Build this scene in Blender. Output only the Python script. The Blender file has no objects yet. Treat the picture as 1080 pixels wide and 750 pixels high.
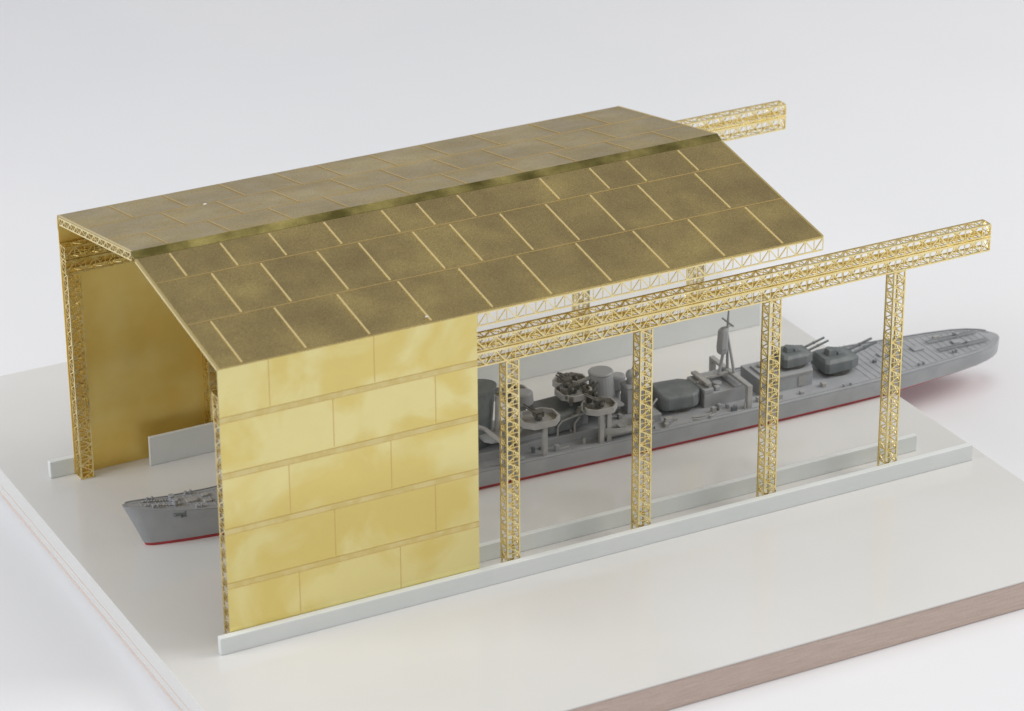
import bpy, bmesh, math, random
from mathutils import Vector, Matrix
random.seed(7)
S = bpy.context.scene
COL = S.collection
V = Vector

# ------------------------------------------------------------------ helpers
class MB:
    def __init__(s): s.v = []; s.f = []; s.m = []
    def face(s, idx, m=0): s.f.append(idx); s.m.append(m)
    def prism(s, bot, top, m=0, caps=True):
        n = len(bot); o = len(s.v)
        s.v += [tuple(p) for p in bot] + [tuple(p) for p in top]
        for i in range(n):
            j = (i+1) % n; s.face((o+i, o+j, o+n+j, o+n+i), m)
        if caps:
            s.face(tuple(o+i for i in reversed(range(n))), m); s.face(tuple(o+n+i for i in range(n)), m)
        return s
    def box(s, x0, x1, y0, y1, z0, z1, m=0):
        return s.prism([(x0,y0,z0),(x1,y0,z0),(x1,y1,z0),(x0,y1,z0)], [(x0,y0,z1),(x1,y0,z1),(x1,y1,z1),(x0,y1,z1)], m)
    def bar(s, a, b, w, n, t, m=0):
        """flat bar from a to b, w wide in the plane whose normal is n, t thick along n"""
        a = V(a); b = V(b); d = (b-a).normalized(); n = V(n).normalized(); sd = d.cross(n).normalized()*w*.5; nn = n*t*.5
        q = lambda p: [p-sd-nn, p+sd-nn, p+sd+nn, p-sd+nn]
        return s.prism(q(a), q(b), m)
    def tube(s, a, b, r0, r1=None, n=12, m=0):
        r1 = r0 if r1 is None else r1
        a = V(a); b = V(b); d = (b-a).normalized()
        u = d.cross(V((0,0,1)) if abs(d.z) < .9 else V((1,0,0))).normalized(); w = d.cross(u)
        c = lambda p, r: [p + (u*math.cos(2*math.pi*i/n) + w*math.sin(2*math.pi*i/n))*r for i in range(n)]
        return s.prism(c(a, r0), c(b, r1), m)
    def path(s, pts, r, n=8, m=0):
        for a, b in zip(pts, pts[1:]): s.tube(a, b, r, n=n, m=m)
        return s
    def ring(s, poly, z0, z1, t, m=0):
        """thin walled tub following poly (xy), with wall thickness t, open at the top"""
        c = sum((V((p[0],p[1])) for p in poly), V((0,0)))/len(poly)
        inn = [tuple(c+(V(p)-c)*(1-t)) for p in poly]
        n = len(poly); o = len(s.v)
        for P, z in ((poly,z0),(poly,z1),(inn,z1),(inn,z0+.05)):
            s.v += [(p[0],p[1],z) for p in P]
        for k in range(3):
            for i in range(n):
                j = (i+1)%n; s.face((o+k*n+i,o+k*n+j,o+(k+1)*n+j,o+(k+1)*n+i), m)
        s.face(tuple(o+i for i in reversed(range(n))), m); s.face(tuple(o+3*n+i for i in range(n)), m)
        return s
    def ball(s, c, rx, ry, rz, n=14, k=8, m=0):
        o = len(s.v); c = V(c)
        for i in range(k+1):
            th = math.pi*i/k
            for j in range(n):
                ph = 2*math.pi*j/n
                s.v.append((c.x+rx*math.sin(th)*math.cos(ph), c.y+ry*math.sin(th)*math.sin(ph), c.z-rz*math.cos(th)))
        for i in range(k):
            for j in range(n):
                a = o+i*n+j; b = o+i*n+(j+1)%n; s.face((a,b,b+n,a+n), m)
        return s
    def build(s, name, mats, parent=None, bevel=0, smooth=False, seg=2):
        me = bpy.data.meshes.new(name); me.from_pydata(s.v, [], s.f)
        if not isinstance(mats, (list,tuple)): mats = [mats]
        for m in mats: me.materials.append(m)
        for p, mi in zip(me.polygons, s.m): p.material_index = mi
        bm = bmesh.new(); bm.from_mesh(me); bmesh.ops.remove_doubles(bm, verts=bm.verts, dist=1e-6) if smooth else None
        bmesh.ops.recalc_face_normals(bm, faces=bm.faces); bm.to_mesh(me); bm.free()
        o = bpy.data.objects.new(name, me); COL.objects.link(o)
        if parent: o.parent = parent
        if smooth:
            for p in me.polygons: p.use_smooth = True
            e = o.modifiers.new('edges','EDGE_SPLIT'); e.split_angle = math.radians(38)
        if bevel:
            b = o.modifiers.new('bevel','BEVEL'); b.width = bevel; b.segments = seg; b.limit_method='ANGLE'; b.angle_limit = math.radians(35)
        return o

def tag(o, label, cat, group=None, kind=None):
    if label: o['label'] = label
    if cat: o['category'] = cat
    if group: o['group'] = group
    if kind: o['kind'] = kind
    return o
def empty(name, loc, rz=0):
    o = bpy.data.objects.new(name, None); COL.objects.link(o); o.location = loc; o.rotation_euler = (0,0,rz)
    o.empty_display_size = .5
    return o

# ------------------------------------------------------------------ materials
def mat(name, c1, c2=None, rough=.5, metal=0, scale=3, lo=.4, hi=.6, rvar=0, bump=0, bscale=40, stretch=(1,1,1), coat=0, spec=.5, detail=5, speck=0, dist=0):
    m = bpy.data.materials.new(name); m.use_nodes = True; nt = m.node_tree; N = nt.nodes; L = nt.links
    p = N['Principled BSDF']; p.inputs['Metallic'].default_value = metal; p.inputs['Roughness'].default_value = rough
    p.inputs['Specular IOR Level'].default_value = spec; p.inputs['Coat Weight'].default_value = coat; p.inputs['Coat Roughness'].default_value = .12
    tc = N.new('ShaderNodeTexCoord'); mp = N.new('ShaderNodeMapping'); mp.inputs['Scale'].default_value = stretch
    L.new(tc.outputs['Object'], mp.inputs['Vector'])
    nz = N.new('ShaderNodeTexNoise'); nz.inputs['Scale'].default_value = scale; nz.inputs['Detail'].default_value = detail; nz.inputs['Distortion'].default_value = dist
    L.new(mp.outputs[0], nz.inputs['Vector'])
    cr = N.new('ShaderNodeValToRGB'); cr.color_ramp.elements[0].position = lo; cr.color_ramp.elements[1].position = hi
    cr.color_ramp.elements[0].color = (*c1,1); cr.color_ramp.elements[1].color = (*(c2 or c1),1)
    L.new(nz.outputs['Fac'], cr.inputs['Fac'])
    out = cr.outputs['Color']
    if speck:
        n3 = N.new('ShaderNodeTexNoise'); n3.inputs['Scale'].default_value = 38; n3.inputs['Detail'].default_value = 3
        L.new(tc.outputs['Object'], n3.inputs['Vector'])
        mx = N.new('ShaderNodeMix'); mx.data_type='RGBA'; mx.blend_type='MULTIPLY'; mx.inputs[0].default_value = speck
        c3 = N.new('ShaderNodeValToRGB'); c3.color_ramp.elements[0].position=.35; c3.color_ramp.elements[1].position=.65
        c3.color_ramp.elements[0].color=(.55,.52,.48,1); c3.color_ramp.elements[1].color=(1,1,1,1)
        L.new(n3.outputs['Fac'], c3.inputs['Fac']); L.new(out, mx.inputs[6]); L.new(c3.outputs['Color'], mx.inputs[7]); out = mx.outputs[2]
    L.new(out, p.inputs['Base Color'])
    if rvar:
        mr = N.new('ShaderNodeMapRange'); mr.inputs['To Min'].default_value = rough-rvar; mr.inputs['To Max'].default_value = rough+rvar
        mr.inputs['From Min'].default_value=.35; mr.inputs['From Max'].default_value=.65
        n4 = N.new('ShaderNodeTexNoise'); n4.inputs['Scale'].default_value = scale*2.3; n4.inputs['Detail'].default_value = 6
        L.new(mp.outputs[0], n4.inputs['Vector']); L.new(n4.outputs['Fac'], mr.inputs['Value']); L.new(mr.outputs[0], p.inputs['Roughness'])
    if bump:
        n2 = N.new('ShaderNodeTexNoise'); n2.inputs['Scale'].default_value = bscale; n2.inputs['Detail'].default_value = 3
        L.new(mp.outputs[0], n2.inputs['Vector'])
        bp = N.new('ShaderNodeBump'); bp.inputs['Strength'].default_value = bump; bp.inputs['Distance'].default_value = .02
        L.new(n2.outputs['Fac'], bp.inputs['Height']); L.new(bp.outputs[0], p.inputs['Normal'])
    return m

M_inner = mat('brass_wall_bounce_gold', (.90,.66,.19), (.97,.78,.30), rough=.5, metal=1, scale=.5, rvar=.04)  # gold of light bouncing inside the hangar put into the rear wall's base colour
M_wall  = mat('brass_wall', (.78,.635,.225), (.84,.74,.345), rough=.22, metal=1, scale=.55, lo=.45, hi=.57, rvar=.05, detail=9, dist=.5)
M_band  = mat('brass_etched_band', (.74,.60,.245), (.80,.68,.33), rough=.42, metal=1, scale=3, bump=.3, bscale=40)
M_line  = mat('brass_etched_line', (.70,.53,.22), rough=.38, metal=1)
M_roof  = mat('brass_roof', (.55,.43,.19), (.71,.565,.235), rough=.36, metal=1, scale=.55, lo=.4, hi=.68, rvar=.06, bump=.12, bscale=60, speck=.8)
M_seam  = mat('brass_seam', (.95,.80,.42), rough=.5, metal=1)  # bright reflection along the joint grooves painted as a lighter brass
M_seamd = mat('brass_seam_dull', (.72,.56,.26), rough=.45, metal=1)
M_fold  = mat('brass_fold_dark_reflection', (.14,.12,.035), (.50,.42,.15), rough=.32, metal=1, scale=1.1, lo=.35, hi=.65, speck=.5)  # dark reflection on the steep ridge fold painted into the brass colour
M_lat   = mat('brass_lattice', (.87,.72,.335), (.93,.80,.44), rough=.30, metal=1, scale=2, rvar=.08)
M_edge  = mat('brass_edge', (.92,.74,.32), rough=.3, metal=1)
M_hull  = mat('grey_plastic', (.32,.33,.34), (.36,.37,.38), rough=.48, scale=1.5, bump=.05, bscale=60, rvar=.06)
M_deck  = mat('grey_plastic_deck', (.33,.34,.355), (.37,.38,.395), rough=.5, scale=2, bump=.2, bscale=30)
M_dark  = mat('dark_grey_plastic', (.13,.148,.15), (.17,.185,.186), rough=.5, scale=3, bump=.06, bscale=60)
M_lite  = mat('light_grey_plastic', (.33,.33,.32), (.39,.385,.37), rough=.5, scale=3, bump=.06, bscale=60)
M_gun   = mat('gunmetal_plastic', (.075,.072,.06), (.12,.115,.10), rough=.55, scale=6)
M_red   = mat('red_plastic', (.36,.03,.036), (.42,.04,.045), rough=.35, scale=3)
M_strip = mat('white_styrene', (.70,.73,.72), (.725,.75,.74), rough=.38, scale=1.2, bump=.03, bscale=20)
M_lam   = mat('white_laminate', (.65,.645,.62), (.68,.675,.66), rough=.12, scale=.25, rvar=.03, bump=.02, bscale=6, lo=.3, hi=.7)
M_core  = mat('raw_board_edge', (.54,.425,.365), (.64,.52,.455), rough=.75, scale=4, stretch=(.35,.35,6), bump=.25, bscale=25, lo=.3, hi=.7, speck=.25)
M_glue  = mat('orange_glue_line', (.72,.58,.50), rough=.5)
M_back  = mat('backdrop_sheet', (.75,.76,.775), (.78,.785,.80), rough=.38, scale=.05, spec=.45)

# ------------------------------------------------------------------ setting
bd = MB(); prof = [(-160,-.76),(70,-.76)]
for i in range(1,13):
    a = math.radians(i*7.2); prof.append((70+40*math.sin(a), -.76+40*(1-math.cos(a))))
prof.append((112.5, 75))
for (y,z) in prof: bd.v += [(-170,y,z),(230,y,z)]
for i in range(len(prof)-1): bd.face((2*i,2*i+1,2*i+3,2*i+2))
o = bd.build('backdrop', M_back, smooth=True); o.modifiers.clear(); tag(o, 'plain pale grey studio backdrop sheet sweeping under and behind the model', 'backdrop', kind='structure')

# the board
B = empty('display_board', (0,0,-.755)); tag(B, 'thick white laminated board with a raw pinkish brown front edge under the whole model', 'board')
bx0,bx1,by0,by1 = -1.5,19.9,-5.65,15.6; t = .755
MB().box(bx0+.03,bx1-.03,by0,by1-.03,0.0,t-.05).build('core', M_core, B, bevel=.035)
MB().box(bx0-.02,bx1,by0-.016,by1,t-.05,t).build('laminate_top', M_lam, B, bevel=.024)
MB().box(bx0+.002,bx0+.03,by0+.002,by1-.002,.05,t-.052).build('edge_band', M_lam, B)
MB().box(bx0-.004,bx0+.028,by0+.002,by1-.002,0.0,.048).build('glue_line', M_glue, B)
MB().box(bx0-.003,bx0+.001,by0+.002,by1-.002,.26,.285).build('glue_line', M_glue, B)
MB().box(bx1-.03,bx1-.002,by0+.002,by1-.002,0.0,t-.052).build('edge_band', M_lam, B)

def strip(name, x0,x1,y0,y1,h,label):
    o = MB().box(0,x1-x0,0,y1-y0,0,h).build(name, M_strip, bevel=.018); o.location = (x0,y0,.002)
    return tag(o, label, 'plastic strip')
strip('styrene_strip', -.3,19.45,-.17,-.002,.42, 'long white plastic strip along the foot of the mottled front wall, nearest the board edge')
strip('styrene_strip', .5,18.55,.9,1.05,.42, 'white plastic strip just behind the feet of the front lattice columns')
strip('styrene_strip', -.61,18.9,9.505,9.67,.44, 'low white plastic strip under the rear brass wall, sticking out past its corner column')
strip('styrene_strip', 1.76,19.08,9.0,9.085,.77, 'tall white plastic strip standing behind the ship, in front of the rear wall')

# ------------------------------------------------------------------ hangar
H, R, W, LR, LW = 6.75, 7.63, 9.5, 15.0, 6.1
HG = empty('hangar', (0,0,0)); tag(HG, 'open sided etched brass shipyard hangar with panelled roof, lattice columns and long crane girders', 'model hangar')

def lattice(mb, a, d, u, length, w, n, cell, bw=.024, ch=.032, th=.022, rung=True, mid=False, m=0):
    """truss face: starts at a, runs along d for length, w wide along u, with normal n"""
    a = V(a); d = V(d); u = V(u)
    mb.bar(a+u*ch/2, a+d*length+u*ch/2, ch, n, th, m); mb.bar(a+u*(w-ch/2), a+d*length+u*(w-ch/2), ch, n, th, m)
    k = max(1, round(length/cell)); c = length/k
    for i in range(k+1):
        if rung: mb.bar(a+d*(i*c)+u*ch, a+d*(i*c)+u*(w-ch), bw*.7, n, th*.8, m)
        if i < k:
            lo, hi = (ch*.5, w-ch*.5) if i % 2 == 0 else (w-ch*.5, ch*.5)
            mb.bar(a+d*(i*c)+u*lo, a+d*((i+1)*c)+u*hi, bw, n, th*.9, m)
    return mb

X_, Y_, Z_ = V((1,0,0)), V((0,1,0)), V((0,0,1))
def column(x, y, z1, cw=.33, cd=.35):
    mb = MB(); c = .18
    lattice(mb, (0,.015,0), Z_, X_, z1, cw, Y_, c); lattice(mb, (0,cd-.015,0), Z_, X_, z1, cw, Y_, c)
    lattice(mb, (.015,.032,0), Z_, Y_, z1, cd-.064, X_, c); lattice(mb, (cw-.015,.032,0), Z_, Y_, z1, cd-.064, X_, c)
    mb.box(0,cw,0,cd,-.0,.03)
    o = mb.build('column', M_lat, HG); o.location = (x,y,.003); return o
GB, GM, GT = 5.38, 5.735, 6.07
for k in range(6):
    x = .02 + k*3.405
    column(x, .045, GB-.02); column(x, W-.045-.35, GB-.02)

def girder(y):
    mb = MB(); L = 19.74; d = .35; c = .245
    for yy in (.015, d-.015):
        lattice(mb, (0,yy,0), X_, Z_, L, GM-GB-.02, Y_, c, ch=.034)
        lattice(mb, (0,yy,GM-GB+.02), X_, Z_, L, GT-GM-.02, Y_, c, ch=.034)
    for zz in (.015, GT-GB-.015):
        lattice(mb, (0,.032,zz), X_, Y_, L, d-.064, Z_, c, bw=.03)
    for zz in (GM-GB,):                       # middle flange standing proud of both faces
        lattice(mb, (0,-.03,zz), X_, Y_, L, d+.06, Z_, c, bw=.03, ch=.08, th=.03)
    for xx in (.015, L-.015):
        lattice(mb, (xx,.032,.03), Z_, Y_, GT-GB-.06, d-.064, X_, .2)
    o = mb.build('girder', M_lat, HG); o.location = (0,y,GB); return o
girder(.045); girder(W-.045-.35)

# walls: plain sheet with etched double bands and joints in low relief
def wall(y, sgn, joints):
    mb = MB(); mb.box(0,LW,0,.03,0,H-.03)
    f = (-.006,.0) if sgn < 0 else (.03,.036)
    bands = [5.45,4.13,2.79,1.47]
    rows = [(5.45+.17,H-.03),(4.13+.17,5.45),(2.79+.17,4.13),(1.47+.17,2.79),(0,1.47)]
    for z in bands:
        mb.box(0,LW,f[0],f[1],z,z+.145,1)
        e = (f[0]-.004,f[0]) if sgn < 0 else (f[1],f[1]+.004)
        mb.box(0,LW,e[0],e[1],z,z+.012,2); mb.box(0,LW,e[0],e[1],z+.133,z+.145,2)
    for (z0,z1), xs in zip(rows, joints):
        for x in xs: mb.box(x-.009,x+.009,f[0],f[1],z0+.01,z1-.01,2)
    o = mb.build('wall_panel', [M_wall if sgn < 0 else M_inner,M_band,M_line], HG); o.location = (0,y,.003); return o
J = [[1.16,3.62],[2.62,5.07],[1.54,3.97],[2.58,5.03],[1.69,4.14]]
wall(.006,-1,J); wall(W-.036,1,J)

# roof: two slopes, each a thin sheet with raised joint lines, and a steep narrow fold near the ridge
FY, FZ = 4.52, 7.53      # lower edge of the fold on the near side
def slope(name, p0, p1, rows, seams, x1=LR, sm=1):
    """p0=(y,z) eave, p1=(y,z) top.  rows: fractions of row boundaries"""
    mb = MB(); a = V((0,*p0)); b = V((0,*p1)); d = (b-a); ln = d.length; d.normalize()
    n = V((0,-d.z,d.y)); n = n if n.z > 0 else -n
    T = .035
    q = lambda x, f, h: V((x,0,0)) + a + d*(ln*f) + n*h
    mb.prism([q(0,0,-T),q(x1,0,-T),q(x1,1,-T),q(0,1,-T)], [q(0,0,0),q(x1,0,0),q(x1,1,0),q(0,1,0)])
    hh = .006
    for f in rows[1:-1]:
        g = .011/ln; mb.prism([q(.02,f-g,0),q(x1-.02,f-g,0),q(x1-.02,f+g,0),q(.02,f+g,0)], [q(.02,f-g,hh),q(x1-.02,f-g,hh),q(x1-.02,f+g,hh),q(.02,f+g,hh)], 2)
    for (f0,f1), xs in zip(zip(rows,rows[1:]), seams):
        for x in xs:
            w = .019; f0_ = f0+.012; f1_ = f1-.012
            mb.prism([q(x-w,f0_,0),q(x+w,f0_,0),q(x+w,f1_,0),q(x-w,f1_,0)], [q(x-w,f0_,hh+.006),q(x+w,f0_,hh+.006),q(x+w,f1_,hh+.006),q(x-w,f1_,hh+.006)], sm)
    for x in (0,x1-.05):      # polished edges
        mb.prism([q(x,0,.0),q(x+.05,0,0),q(x+.05,1,0),q(x,1,0)], [q(x,0,.004),q(x+.05,0,.004),q(x+.05,1,.004),q(x,1,.004)], 3)
    return mb.build('roof_panel', [M_roof,M_seam,M_seamd,M_edge], HG)
r3 = [.58,2.06,3.55,5.02,6.51,7.97,9.47,10.95,12.40,13.93]
r2 = [1.34,2.51,3.87,4.89,6.23,7.16,8.44,9.62,10.79,12.05,13.59]
r1 = [.80,2.01,3.18,4.53,5.97,6.85,7.89,10.04,11.36,12.35,13.75]
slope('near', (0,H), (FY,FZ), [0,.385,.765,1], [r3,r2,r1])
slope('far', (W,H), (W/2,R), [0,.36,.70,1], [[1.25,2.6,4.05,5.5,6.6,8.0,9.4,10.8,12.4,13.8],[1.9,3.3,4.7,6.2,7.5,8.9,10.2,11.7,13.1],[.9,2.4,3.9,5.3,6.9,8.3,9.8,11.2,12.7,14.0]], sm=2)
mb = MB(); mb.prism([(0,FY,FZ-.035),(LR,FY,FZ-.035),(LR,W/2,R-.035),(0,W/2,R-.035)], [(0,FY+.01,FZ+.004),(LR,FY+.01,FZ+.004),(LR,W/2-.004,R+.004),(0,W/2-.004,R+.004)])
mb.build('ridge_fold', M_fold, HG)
for (x,y) in ((3.0,7.75),(5.0,.22)):
    zz = H+(FZ-H)*y/FY if y < FY else H+(R-H)*(W-y)/(W/2)
    MB().ball((x,y,zz+.003),.045,.035,.012,n=10,k=5).build('glue_spot', M_strip, HG, smooth=True)
# eave trusses hanging under both eaves, gable trusses under the slopes at both ends
for y in (.012, W-.012):
    mb = MB(); lattice(mb, (0,y,H-.37), X_, Z_, LR, .33, Y_, .24, bw=.026, ch=.034, th=.02) if y > 1 else lattice(mb, (LW+.02,y,H-.37), X_, Z_, LR-LW-.02, .33, Y_, .24, bw=.026, ch=.034, th=.02)
    mb.build('eave_truss', M_lat, HG)
for x in (.02, LR-.02):
    mb = MB()
    for (y0,z0),(y1,z1) in (((.06,H-.03),(FY,FZ-.04)), ((W-.06,H-.03),(W/2+.04,R-.04))):
        a = V((x,y0,z0)); b = V((x,y1,z1)); d = (b-a); ln = d.length; d.normalize()
        u = V((0,d.z,-d.y)); u = u if u.z < 0 else -u
        lattice(mb, a, d, u, ln, .2, X_, .2, bw=.03, ch=.035, th=.02) if y0 > 1 else mb.bar(a+u*.025, b+u*.025, .05, X_, .03)
    mb.build('gable_truss', M_lat, HG)

# ------------------------------------------------------------------ ship
O = V((-.36,5.36,.004)); E = V((23.62,4.72,.004)); ang = math.atan2(E.y-O.y, E.x-O.x)
SH = empty('warship', O, ang); tag(SH, 'grey plastic model destroyer with red lower hull lying through the brass hangar', 'model ship')
LS = (E-O).length
hb = [(0,.05),(.1,.13),(.25,.2),(.7,.31),(1.3,.41),(2.4,.55),(4,.79),(6,1.0),(8,1.1),(12,1.17),(17,1.17),(19,1.13),(20.3,1.06),(21.4,.95),(22.3,.86),(23.0,.75),(23.4,.62),(23.65,.48),(23.83,.32),(23.94,.18),(LS,.04)]
def interp(t, x):
    for (a,fa),(b,fb) in zip(t,t[1:]):
        if x <= b: return fa+(fb-fa)*(x-a)/(b-a)
    return t[-1][1]
zd = [(0,1.13),(1.2,.90),(2.4,.78),(5,.78),(6.8,.80),(6.81,.50),(19,.50),(LS,.47)]
D = .50
stern_rise = lambda s: 0 if s < 20 else .06*((s-20)/(LS-20))**1.6
def stations():
    st = [i*.25 for i in range(int(LS/.25)+1)]
    st = sorted(set(st+[0,.05,.12,.3,6.79,6.81,23.4,23.55,23.65,23.75,23.83,23.9,23.94,LS])); return st
def half(s): 
    a = interp(hb,s); return a
def section(s, wl):
    b = half(s); z = interp(zd,s); rise = stern_rise(s)
    xf = lambda zz: s + (.52*(1-min(1,zz/1.17)))*max(0,1-s/1.6)       # raked stem
    k = .66 if s < 1 else (.66+.3*min(1,(s-1)/5))
    b0 = b*k
    if s > 20: b0 = b*(.96-.16*(s-20)/4)
    rh = .075+.025*min(1,s/6) if s < 19 else .10-.07*min(1,(s-19)/3.5)
    if wl:  return [(xf(0),-b0*.94,rise), (xf(.1),-b0*.985,rise+rh+.002), (xf(.1),b0*.985,rise+rh+.002), (xf(0),b0*.94,rise)]
    zt = z
    return [(xf(.1),-b0,rise+rh),(xf(zt*.55),-(b0*.55+b*.45),max(rise+.15,zt*.55)),(xf(zt*.92),-b,zt*.92),(xf(zt),-b,zt),(xf(zt),b,zt),(xf(zt*.92),b,zt*.92),(xf(zt*.55),(b0*.55+b*.45),max(rise+.15,zt*.55)),(xf(.1),b0,rise+rh)]
def loft(wl, name, m):
    mb = MB(); st = stations(); n = None
    for s in st:
        sec = section(s, wl); n = len(sec); mb.v += sec
    for i in range(len(st)-1):
        for j in range(n):
            a = i*n+j; b = i*n+(j+1)%n; mb.face((a,b,b+n,a+n))
    mb.face(tuple(range(n))); mb.face(tuple(len(mb.v)-n+k for k in range(n)))
    return mb.build(name, m, SH, smooth=True)
loft(False, 'hull', M_hull); loft(True, 'lower_hull', M_red)

# deck sheet with planking ribs, edge kerbs, hatches
def deck(s0, s1, inset, name='deck'):
    mb = MB(); st = [s for s in stations() if s0 <= s <= s1]
    for s in st:
        z = interp(zd,s)+.012; b = max(.01,half(s)-inset); mb.v += [(s,-b,z),(s,b,z)]
    for i in range(len(st)-1): mb.face((2*i,2*i+1,2*i+3,2*i+2))
    s = s0+.15 if s0 < 1 else 19.6
    while s < s1-.1:                                # transverse metal strips of the deck covering
        b = half(s)-inset-.10
        if b > .1: z = interp(zd,s)+.012; mb.box(s-.014,s+.014,-b,b,z,z+.009)
        s += .19
    for sd in (-1,1):                               # waterway kerbs
        for off, hh, ww in ((inset-.05,.028 if s0 > 1 else .014,.03),(inset+.08,.022 if s0 > 1 else .01,.022)):
            for a, b in zip(st, st[1:]):
                if half(a)-off < .05 or half(b)-off < .05: continue
                za, zb = interp(zd,a)+.008, interp(zd,b)+.008; ya, yb = sd*(half(a)-off), sd*(half(b)-off); wi = -sd*ww
                mb.prism([(a,ya,za),(b,yb,zb),(b,yb+wi,zb),(a,ya+wi,za)], [(a,ya,za+hh),(b,yb,zb+hh),(b,yb+wi,zb+hh),(a,ya+wi,za+hh)])
    return mb.build(name, M_deck, SH)
deck(.12, 6.79, .045); deck(6.81, LS-.12, .06)

def part(mb, name, m, parent=None, bevel=.018, smooth=False): return mb.build(name, m, parent or SH, bevel=bevel, smooth=smooth)
# bow fittings
z = .93
for s, y in ((1.25,-.12),(1.25,.12)):
    mb = MB(); mb.tube((s,y,.92),(s,y,1.04),.07,.06); mb.tube((s,y,1.04),(s,y,1.06),.085,n=12); part(mb,'capstan',M_deck)
for sd in (-1,1):
    mb = MB(); pts = [(.55+i*.07, sd*(.10+.004*i), interp(zd,.55+i*.07)+.035) for i in range(11)]
    for i,p in enumerate(pts): mb.ball(p,.035,.022 if i%2 else .03,.022,n=8,k=5)
    part(mb,'anchor_chain',M_lite,bevel=0,smooth=True)
for s,y in ((.75,-.2),(.75,.2),(1.75,-.37),(1.75,.37),(2.7,-.5),(2.7,.5)):
    mb = MB(); zz = interp(zd,s); mb.box(s-.1,s+.1,y-.035,y+.035,zz,zz+.03)
    for k in (-.06,.06): mb.tube((s+k,y,zz),(s+k,y,zz+.10),.028,.032)
    part(mb,'bollard',M_deck,bevel=0)
mb = MB(); mb.bar((2.9,-.55,.93),(2.35,0,.95),.16,(1,-1,0),.03); mb.bar((2.9,.55,.93),(2.35,0,.95),.16,(1,1,0),.03); part(mb,'breakwater',M_lite,bevel=0)
for s,y,a in ((1.7,0,.14),(2.05,-.12,.1),(2.1,.18,.09)):
    zz = interp(zd,s); mb = MB(); mb.box(s-a,s+a,y-a*.7,y+a*.7,zz,zz+.06); part(mb,'hatch',M_lite)
mb = MB(); ya = -half(1.25)-.02
mb.bar((1.16,ya+.02,.80),(1.36,ya+.03,.80),.05,(0,1,0),.06); mb.bar((1.34,ya+.02,.74),(1.40,ya+.03,.86),.05,(0,1,0),.06); mb.bar((1.28,ya+.02,.73),(1.41,ya+.03,.74),.04,(0,1,0),.06)
mb.tube((1.16,ya+.01,.80),(1.10,ya+.04,.80),.035)
part(mb,'anchor',M_dark,bevel=.006)

def oct_(cx, cy, lx, ly, c):
    return [(cx-lx+c,cy-ly),(cx+lx-c,cy-ly),(cx+lx,cy-ly+c),(cx+lx,cy+ly-c),(cx+lx-c,cy+ly),(cx-lx+c,cy+ly),(cx-lx,cy+ly-c),(cx-lx,cy-ly+c)]
def lo(poly, z): return [(p[0],p[1],z) for p in poly]

def turret(s, z, dr, sc=1.0, yaw=0):
    """twin gun house; dr=+1 barrels towards the stern"""
    T = MB()
    base = [(-.50,-.36),(-.42,-.44),(.26,-.44),(.54,-.30),(.54,.30),(.26,.44),(-.42,.44),(-.50,.36)]
    mid  = [(p[0]*1.0,p[1]*1.02) for p in base]
    top  = [(-.44,-.25),(-.33,-.35),(.10,-.35),(.24,-.20),(.24,.20),(.10,.35),(-.33,.35),(-.44,.25)]
    f = lambda P, zz: [(p[0]*sc*dr, p[1]*sc, zz*sc) for p in P]
    T.prism(f(base,0), f(mid,.27)); T.prism(f(mid,.271), f(top,.355))
    T.prism(f([(-.28,-.16),(-.02,-.16),(-.02,.12),(-.28,.12)],.352), f([(-.24,-.12),(-.06,-.12),(-.06,.08),(-.24,.08)],.50))
    T.prism(f([(-.02,-.2),(.2,-.2),(.2,.2),(-.02,.2)],.352), f([(0,-.17),(.14,-.17),(.14,.17),(0,.17)],.42))
    T.box(*sorted((-.1*dr*sc,.0)), .2*sc,.28*sc,.352*sc,.42*sc)
    t = T.build('turret', M_dark, SH, bevel=.012); t.location = (s,0,z); t.rotation_euler = (0,0,yaw)
    MB().tube((0,0,-.12),(0,0,.0),.42*sc,n=20).build('turret_base', M_gun, t)
    for y in (-.12,.12):
        g = MB(); g.tube((.25*sc*dr,y*sc,.25*sc),(.46*sc*dr,y*sc,.27*sc),.06*sc,.05*sc); g.tube((.46*sc*dr,y*sc,.27*sc),(1.18*sc*dr,y*sc,.46*sc),.038*sc,.032*sc); g.tube((.80*sc*dr,y*sc,.36*sc),(.84*sc*dr,y*sc,.37*sc),.046*sc)
        g.build('gun_barrel', M_dark, t, smooth=True)
    return t
turret(4.35,.92,-1)
turret(17.80,1.03,1,.84); turret(19.06,.64,1,.98)

# bridge (behind the brass wall) and forward funnel
mb = MB(); mb.prism(lo(oct_(6.35,0,.65,.62,.2),.8), lo(oct_(6.35,0,.65,.62,.2),1.5)); mb.prism(lo(oct_(6.4,0,.5,.5,.18),1.5), lo(oct_(6.4,0,.48,.5,.18),2.1)); mb.prism(lo(oct_(6.3,0,.55,.6,.2),2.1), lo(oct_(6.3,0,.55,.6,.2),2.18)); mb.tube((6.4,0,2.18),(6.4,0,2.5),.22)
part(mb,'bridge',M_hull)
def ovalpts(c, rx, ry, z, n=24): return [(c[0]+rx*math.cos(2*math.pi*i/n), c[1]+ry*math.sin(2*math.pi*i/n), z) for i in range(n)]
mb = MB(); mb.prism(ovalpts((8.75,0),.62,.42,.6), ovalpts((8.95,0),.54,.36,2.12)); mb.prism(ovalpts((8.95,0),.58,.40,2.12), ovalpts((8.96,0),.58,.40,2.22))
f = part(mb,'funnel',M_dark,bevel=.015,smooth=False)
mb = MB(); mb.tube((9.38,-.34,.8),(9.42,-.34,2.0),.05); mb.build('exhaust_pipe', M_lite, f, smooth=True)
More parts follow.
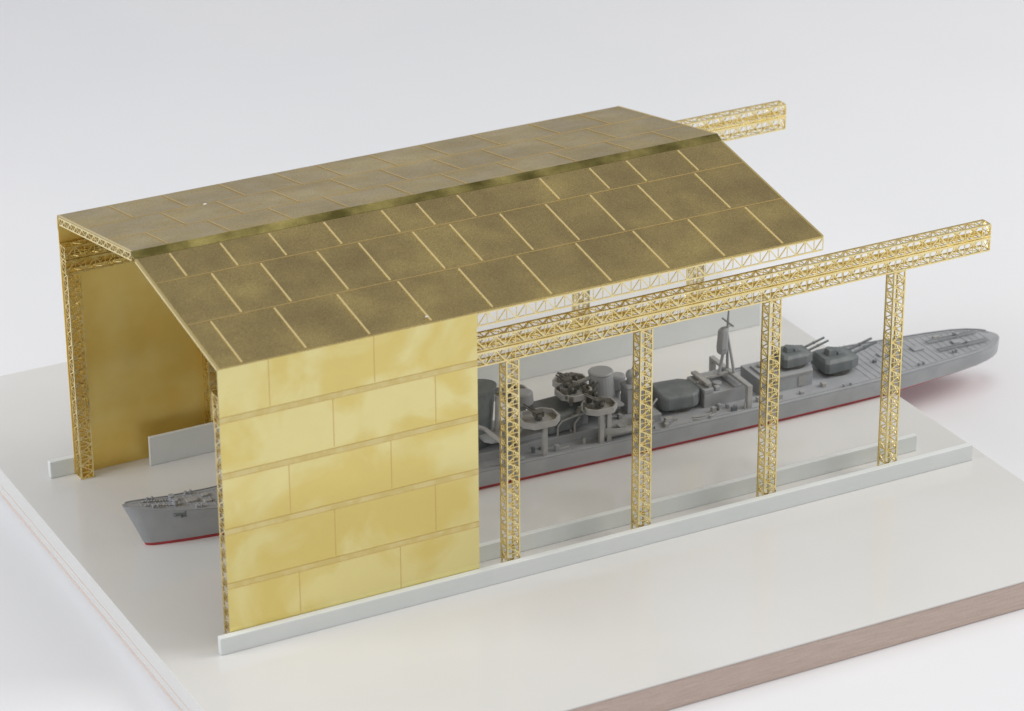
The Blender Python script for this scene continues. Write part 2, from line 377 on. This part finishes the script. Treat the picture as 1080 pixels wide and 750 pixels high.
mb = MB(); mb.prism(lo(oct_(7.9,0,.55,.5,.15),.5), lo(oct_(7.9,0,.5,.45,.15),1.5)); part(mb,'deckhouse',M_hull)
# amidships deckhouse
mb = MB(); mb.box(8.0,13.75,-.62,.62,.5,.72); mb.box(9.5,10.6,-.5,.5,.72,.86); part(mb,'deckhouse',M_hull)
mb = MB(); mb.prism(ovalpts((10.42,.35),.30,.24,1.28), ovalpts((10.42,.35),.26,.2,1.62)); mb.tube((10.42,.35,.8),(10.42,.35,1.3),.09); part(mb,'searchlight',M_hull,bevel=.05)
mb = MB(); mb.path([(8.4,-.5,1.62),(8.95,-.62,1.36),(9.2,-1.0,1.12),(9.2,-1.02,.52)],.055); part(mb,'platform_brace',M_lite,bevel=0)
mb = MB(); mb.prism(lo(oct_(9.35,-.3,.45,.5,.15),1.02), lo(oct_(9.35,-.3,.45,.5,.15),1.10)); part(mb,'platform',M_hull)

def guns(mb, c, a, n=2, L=.42):
    c = V(c); d = V((math.cos(a)*.85, math.sin(a)*.85, .5)).normalized(); sd = V((-math.sin(a),math.cos(a),0))
    mb.tube(c-V((0,0,.16)), c, .1, .07, n=8); mb.box(c.x-.11,c.x+.11,c.y-.1,c.y+.1,c.z-.07,c.z+.06)
    for k in range(n):
        p = c+sd*(.07*(k-(n-1)/2)*1.6); mb.tube(p-d*.12, p+d*L, .028, .02, n=7); mb.tube(p+d*.02,p+d*.15,.042,n=8)
    for k in (-1,1): mb.ball(c+sd*.15*k-d*.05,.06,.06,.07,n=8,k=5)
    return mb
def tub(cx, cy, lx, ly, z, leg=None, ga=0.6, h=.16, m=None):
    mb = MB(); mb.ring(oct_(cx,cy,lx,ly,min(lx,ly)*.55), z, z+h, .11)
    t = mb.build('gun_platform', m or M_lite, SH, bevel=.01)
    MB_ = MB(); guns(MB_, (cx,cy,z+.22), ga); MB_.build('anti_aircraft_gun', M_gun, t)
    for (lx_,ly_) in (leg or []):
        MB().box(lx_-.06,lx_+.06,ly_-.05,ly_+.05,.5,z).build('support_leg', M_lite, t, bevel=.01)
    return t
tub(10.32,-.72,.50,.40,1.30,[(10.36,-.98)],2.6); tub(10.32,.85,.46,.30,1.30,[(10.4,1.0)],-2.4)
tub(11.62,-.02,.42,.42,1.44,[(11.55,.0)],2.2); 
tub(11.95,-.74,.42,.34,1.28,[(11.88,-1.0),(12.08,-1.0)],2.9); tub(11.95,.80,.42,.30,1.28,[(11.9,1.0)],-2.8)
mb = MB(); mb.box(11.3,12.75,-.55,.55,1.1,1.17); mb.box(11.5,11.9,-.3,.3,.72,1.1); part(mb,'platform',M_hull)
mb = MB(); guns(mb,(11.52,.14,1.76),2.4,2,.3); part(mb,'anti_aircraft_gun',M_gun,bevel=0)
mb = MB(); guns(mb,(12.0,-.2,1.5),.6,2,.34); mb.box(11.8,12.1,-.35,-.05,1.3,1.42); part(mb,'anti_aircraft_gun',M_gun,bevel=0)
for i in range(18):
    mb = MB()
    x = random.uniform(11.25,12.2); y = random.uniform(-.95,.35); z0 = 1.36 if y < -.4 else 1.5
    mb.box(x-.035,x+.035,y-.03,y+.03,z0,z0+random.uniform(.08,.26)); part(mb,'ready_locker',M_gun,bevel=0)

# torpedo mounts (large rounded shields)
def torpedo(cx, lx, ly, z0, z1, yaw):
    mb = MB(); 
    P = [(-1,-.7),(-.93,-.93),(-.72,-1),(.42,-1),(.66,-.86),(1,-.4),(1,.4),(.66,.86),(.42,1),(-.72,1),(-.93,.93),(-1,.7)]
    f = lambda k, zz, kx=1: [(p[0]*lx*k*kx, p[1]*ly*k, zz) for p in P]
    mb.prism(f(.97,0), f(.93,(z1-z0)))
    o = mb.build('torpedo_mount', M_dark, SH, bevel=.075, seg=4); o.location=(cx,0,z0); o.rotation_euler=(0,0,yaw)
    MB().tube((0,0,-.14),(0,0,-.0),ly*.8,n=24).build('torpedo_mount_base', M_gun, o)
    t = MB()
    for k in range(4): t.tube((lx*.9,-.22+.145*k,.13),(lx*1.4,-.22+.145*k,.13),.06,n=10)
    t.build('torpedo_tube', M_dark, o)
    return o
torpedo(11.2,.66,.56,.76,1.24,math.radians(4)); torpedo(14.5,.60,.54,.62,1.0,math.radians(-6))
# curved rails on the deck
for rr in (.62,.72):
    mb = MB(); pts = [(14.75+rr*1.2*math.cos(a), -.1+rr*1.25*math.sin(a), D+.035) for a in [math.radians(-110+i*9) for i in range(12)]]
    mb.path(pts,.018,n=6); part(mb,'deck_rail',M_lite,bevel=0)
rnd = random.Random(11)
for i in range(46):
    s_ = rnd.choice([rnd.uniform(9.6,13.8), rnd.uniform(12.2,14.0), rnd.uniform(15.0,16.6)]); y_ = rnd.choice([rnd.uniform(-.98,-.66), rnd.uniform(-.58,-.3), rnd.uniform(.66,.95)])
    z_ = D if abs(y_) > .62 or s_ > 14 else .72
    if 15.0 < s_ and abs(y_) < .62: continue
    a_, b_, h_ = rnd.uniform(.03,.10), rnd.uniform(.025,.06), rnd.uniform(.05,.17)
    mb = MB()
    if rnd.random() < .4: mb.tube((s_,y_,z_),(s_,y_,z_+h_*1.2),b_*.8,b_*.6,n=10)
    else: mb.box(s_-a_,s_+a_,y_-b_,y_+b_,z_,z_+h_)
    part(mb,'deck_fitting',rnd.choice([M_lite,M_hull,M_hull,M_dark]),bevel=.008)
for s_,y_ in ((9.8,-.6),(10.9,-.6),(11.35,-.62),(12.3,-.6),(13.5,-.58)):   # ladders and pipes on the deckhouse side
    part(MB().path([(s_,y_,D),(s_,y_,.98),(s_+.16,y_+.05,1.1)],.026,n=8),'vent_pipe',M_lite,bevel=0)
part(MB().path([(9.9,-.66,1.3),(10.9,-.5,1.02),(11.5,-.6,1.2)],.03,n=8),'walkway_rail',M_lite,bevel=0)
# rear funnel, searchlight drums, director tower
mb = MB(); mb.prism(ovalpts((12.52,.12),.36,.30,.72), ovalpts((12.44,.12),.30,.28,1.78)); mb.prism(ovalpts((12.44,.12),.33,.31,1.78), ovalpts((12.44,.12),.31,.29,1.86)); part(mb,'funnel',M_hull,bevel=.05)
mb = MB(); mb.tube((12.2,.1,1.74),(11.72,.2,1.58),.05); mb.tube((12.2,-.1,1.4),(11.8,-.3,1.3),.04); part(mb,'strut',M_lite,bevel=0)
mb = MB(); mb.prism(ovalpts((13.1,.5),.24,.2,1.05), ovalpts((13.1,.5),.2,.17,1.45)); mb.tube((13.1,.5,.7),(13.1,.5,1.08),.08); part(mb,'searchlight',M_hull,bevel=.06)
mb = MB(); mb.box(12.97,13.42,-.3,.08,.6,1.35); mb.prism(lo(oct_(13.2,-.1,.13,.12,.04),1.35), lo(oct_(13.2,-.1,.11,.1,.03),1.5)); mb.ball((13.1,-.18,1.6),.12,.12,.14); mb.ball((13.32,-.05,1.6),.12,.12,.15); mb.box(12.95,13.44,-.34,.1,1.28,1.33); o_ = part(mb,'director_tower',M_hull,bevel=.02); o_.location.z = .12
# boats
def boat(cx, cy, yaw):
    mb = MB(); n = 12; L = .62
    for i in range(n+1):
        t = -1+2*i/n; b = .21*(1-abs(t)**2.6)+.012; z1 = .27+.05*t*t; x = t*L
        mb.v += [(x*.93,-b*.35,0.02),(x,-b,z1*.6),(x,-b,z1),(x,-b*.78,z1),(x,-b*.6,z1*.45),(x,b*.6,z1*.45),(x,b*.78,z1),(x,b,z1),(x,b,z1*.6),(x*.93,b*.35,0.02)]
    for i in range(n):
        for j in range(10):
            a = i*10+j; c = i*10+(j+1)%10; mb.face((a,c,c+10,a+10))
    mb.face(tuple(range(10))); mb.face(tuple(n*10+k for k in range(10)))
    mb.box(-.3,-.24,-.14,.14,.12,.17); mb.box(.1,.16,-.14,.14,.12,.17); mb.box(-.12,.02,-.1,.1,.1,.25)
    o = mb.build('boat', M_lite, SH, smooth=True); o.location=(cx,cy,D+.08); o.rotation_euler=(0,0,yaw)
    for x in (-.5,.5):
        MB().path([(x,.25,-.04),(x,.27,.42),(x,.17,.5),(x,.0,.45)],.022,n=6).build('davit', M_lite, o)
    return o
boat(12.5,-.94,math.radians(1)); boat(12.75,.92,0)
# small deck fittings scattered amidships and aft
for (s,y,a,b,h,m) in ((13.85,-.78,.10,.07,.16,M_lite),(14.05,-.72,.07,.07,.1,M_lite),(13.7,-.95,.06,.05,.12,M_lite),(9.7,-.95,.12,.07,.1,M_hull),(10.9,-.9,.15,.05,.08,M_hull),(16.95,-.82,.09,.07,.14,M_lite),(17.6,-.85,.06,.05,.09,M_hull),(18.3,-.72,.06,.07,.12,M_lite),(20.6,.2,.12,.1,.05,M_hull),(20.55,-.45,.05,.05,.09,M_dark),(20.2,-.1,.05,.04,.08,M_dark),(21.6,.1,.16,.12,.05,M_deck),(22.7,.0,.1,.1,.05,M_deck),(21.2,.62,.12,.05,.07,M_lite),(22.4,.45,.1,.05,.07,M_lite)):
    mb = MB(); mb.box(s-a,s+a,y-b,y+b,D,D+h); part(mb,'deck_locker',m)
for s,y in ((18.75,-.98),(18.95,-.98),(21.1,-.78),(21.25,-.76),(22.3,-.52),(22.4,-.5),(19.8,.95),(19.95,.94),(22.9,.4),(16.6,-1.02),(16.75,-1.02),(14.9,-1.02)):
    mb = MB(); mb.tube((s,y,D),(s,y,D+.09),.035,.04,n=10); part(mb,'bollard',M_hull,bevel=0)
for s in (20.9,22.9):
    for y in (-.25,.25):
        mb = MB(); mb.tube((s,y,D),(s,y,D+.1),.05,.035,n=10); mb.ball((s,y,D+.11),.06,.06,.03,n=10,k=5); part(mb,'deck_vent',M_hull,bevel=0)
# depth charge rails by the stern
for y in (-.34,.34):
    mb = MB()
    for k in (-.05,.05): mb.box(22.0,23.5,y*(.8)+k-.012,y*.8+k+.012,D+.02,D+.07)
    part(mb,'depth_charge_rail',M_hull,bevel=0)
mark = set(SH.children)
# after deckhouse with frame and mast
mb = MB(); mb.box(15.35,16.55,-.48,.42,.5,.88); mb.box(15.35,15.62,-.48,.42,.88,1.0); mb.box(15.62,16.55,.2,.42,.88,1.02); mb.box(16.2,16.55,-.48,.2,.88,.96)
mb.tube((15.9,-.14,.88),(15.9,-.14,.98),.12); mb.box(15.7,15.84,-.42,-.3,.88,.99); part(mb,'deckhouse',M_hull)
for i in range(9):
    mb = MB(); x = random.uniform(15.4,15.65); y = random.uniform(-.4,.35); mb.box(x-.04,x+.04,y-.04,y+.04,1.0,1.0+random.uniform(.04,.13)); part(mb,'vent',M_lite,bevel=.008)
mb = MB(); mb.box(16.28,16.42,-1.0,-.86,.5,1.06); mb.box(16.28,16.42,-1.0,.95,1.06,1.14); mb.box(15.6,16.28,-.06,.05,1.06,1.13); mb.box(15.45,15.6,-.4,.4,1.06,1.13); mb.box(15.46,15.58,-.06,.05,.9,1.06); mb.box(16.28,16.42,.82,.95,.5,1.06); part(mb,'mast_frame',M_lite,bevel=.012)
mz = 1.13; ax, ay = 16.22, 0
mb = MB(); mb.tube((16.0,-.05,mz),(ax-.02,ay,2.0),.045,.035); mb.tube((16.36,-.18,mz),(ax+.02,ay,2.2),.04,.03); mb.tube((16.36,.16,mz),(ax+.02,ay,2.2),.04,.03); mb.tube((ax,ay,1.9),(ax+.05,ay,2.86),.04,.022)
mb.tube((ax+.03,-.27,2.47),(ax+.03,.27,2.47),.026,n=8); mb.tube((ax-.13,0,2.36),(ax+.16,0,2.36),.02,n=8)
mast = part(mb,'tripod_mast',M_hull,bevel=0)
mb = MB(); mb.prism(lo(oct_(ax-.12,0,.10,.11,.04),1.66), lo(oct_(ax-.12,0,.125,.13,.05),1.78)); mb.prism(lo(oct_(ax-.12,0,.125,.13,.05),1.78), lo(oct_(ax-.10,0,.11,.12,.045),2.26)); mb.prism(lo(oct_(ax-.10,0,.11,.12,.045),2.26), lo(oct_(ax-.06,0,.08,.08,.03),2.34)); mb.build('lookout_housing', M_hull, mast, bevel=.02)
for o_ in set(SH.children)-mark: o_.location.x -= .33
# long after deckhouse carrying the upper turret
mb = MB(); mb.prism([(16.6,-.5,.5),(18.12,-.5,.5),(18.2,-.3,.5),(18.2,.3,.5),(18.12,.5,.5),(16.6,.5,.5)], [(16.6,-.5,.94),(18.12,-.5,.94),(18.2,-.3,.94),(18.2,.3,.94),(18.12,.5,.94),(16.6,.5,.94)])
mb.box(16.75,17.2,-.3,.3,.94,1.0); part(mb,'deckhouse',M_hull)
mb = MB(); mb.ball((16.95,.1,1.04),.1,.1,.06); part(mb,'deck_vent',M_lite,bevel=0,smooth=True)
mb = MB(); mb.box(17.0,17.06,-.53,-.49,.55,.85); mb.box(17.7,17.9,-.52,-.49,.56,.82); mb.box(16.65,18.1,-.53,-.49,.89,.93); part(mb,'wall_trim',M_lite,bevel=0)

# ------------------------------------------------------------------ lights, world
w = bpy.data.worlds.new("World"); S.world = w; w.use_nodes = True
w.node_tree.nodes['Background'].inputs['Color'].default_value = (.98,.97,1.0,1); w.node_tree.nodes['Background'].inputs['Strength'].default_value = .46
def area(name, loc, tgt, size, power, col=(1,1,1)):
    l = bpy.data.lights.new(name,'AREA'); l.shape='RECTANGLE'; l.size=size[0]; l.size_y=size[1]; l.energy=power; l.color=col
    o = bpy.data.objects.new(name,l); COL.objects.link(o); o.location=loc
    o.rotation_euler=(V(tgt)-V(loc)).to_track_quat('-Z','Y').to_euler(); return o
area('softbox_right', (75,-20,50), (18,20,0), (45,40), 45000, (1,.985,.95))
area('softbox_left', (-60,10,42), (6,14,0), (40,40), 40000, (.95,.97,1))
area('softbox_front', (-25,-95,62), (10,0,0), (60,40), 11000, (1,.995,.98))
area('softbox_top', (22,-8,95), (12,2,0), (45,45), 21000, (1,.99,.98))

# ------------------------------------------------------------------ camera (solved from the photograph)
P = V((-22.9661,-57.2012,35.7584)); yaw,pitch,roll = 1.0889,-.4381,-.0057; F = 3423.8
import json
f = V((math.cos(pitch)*math.cos(yaw), math.cos(pitch)*math.sin(yaw), math.sin(pitch)))
r = f.cross(Z_).normalized(); u = r.cross(f)
r2 = r*math.cos(roll)+u*math.sin(roll); u2 = -r*math.sin(roll)+u*math.cos(roll)
c = bpy.data.cameras.new('camera'); co = bpy.data.objects.new('camera', c); COL.objects.link(co)
co.matrix_world = Matrix(((r2.x,u2.x,-f.x,P.x),(r2.y,u2.y,-f.y,P.y),(r2.z,u2.z,-f.z,P.z),(0,0,0,1)))
c.sensor_width = 36; c.lens = F/1080*36; c.clip_end = 2000; c.clip_start = 1
c.dof.use_dof = True; c.dof.focus_distance = 76; c.dof.aperture_fstop = .30; c.dof.aperture_blades = 0
S.camera = co
S.view_settings.view_transform = 'Standard'; S.view_settings.look = 'None'; S.view_settings.exposure = -0.22; S.view_settings.gamma = 1
S.cycles.max_bounces = 10; S.cycles.glossy_bounces = 6; S.cycles.diffuse_bounces = 5
S.cycles.use_denoising = True
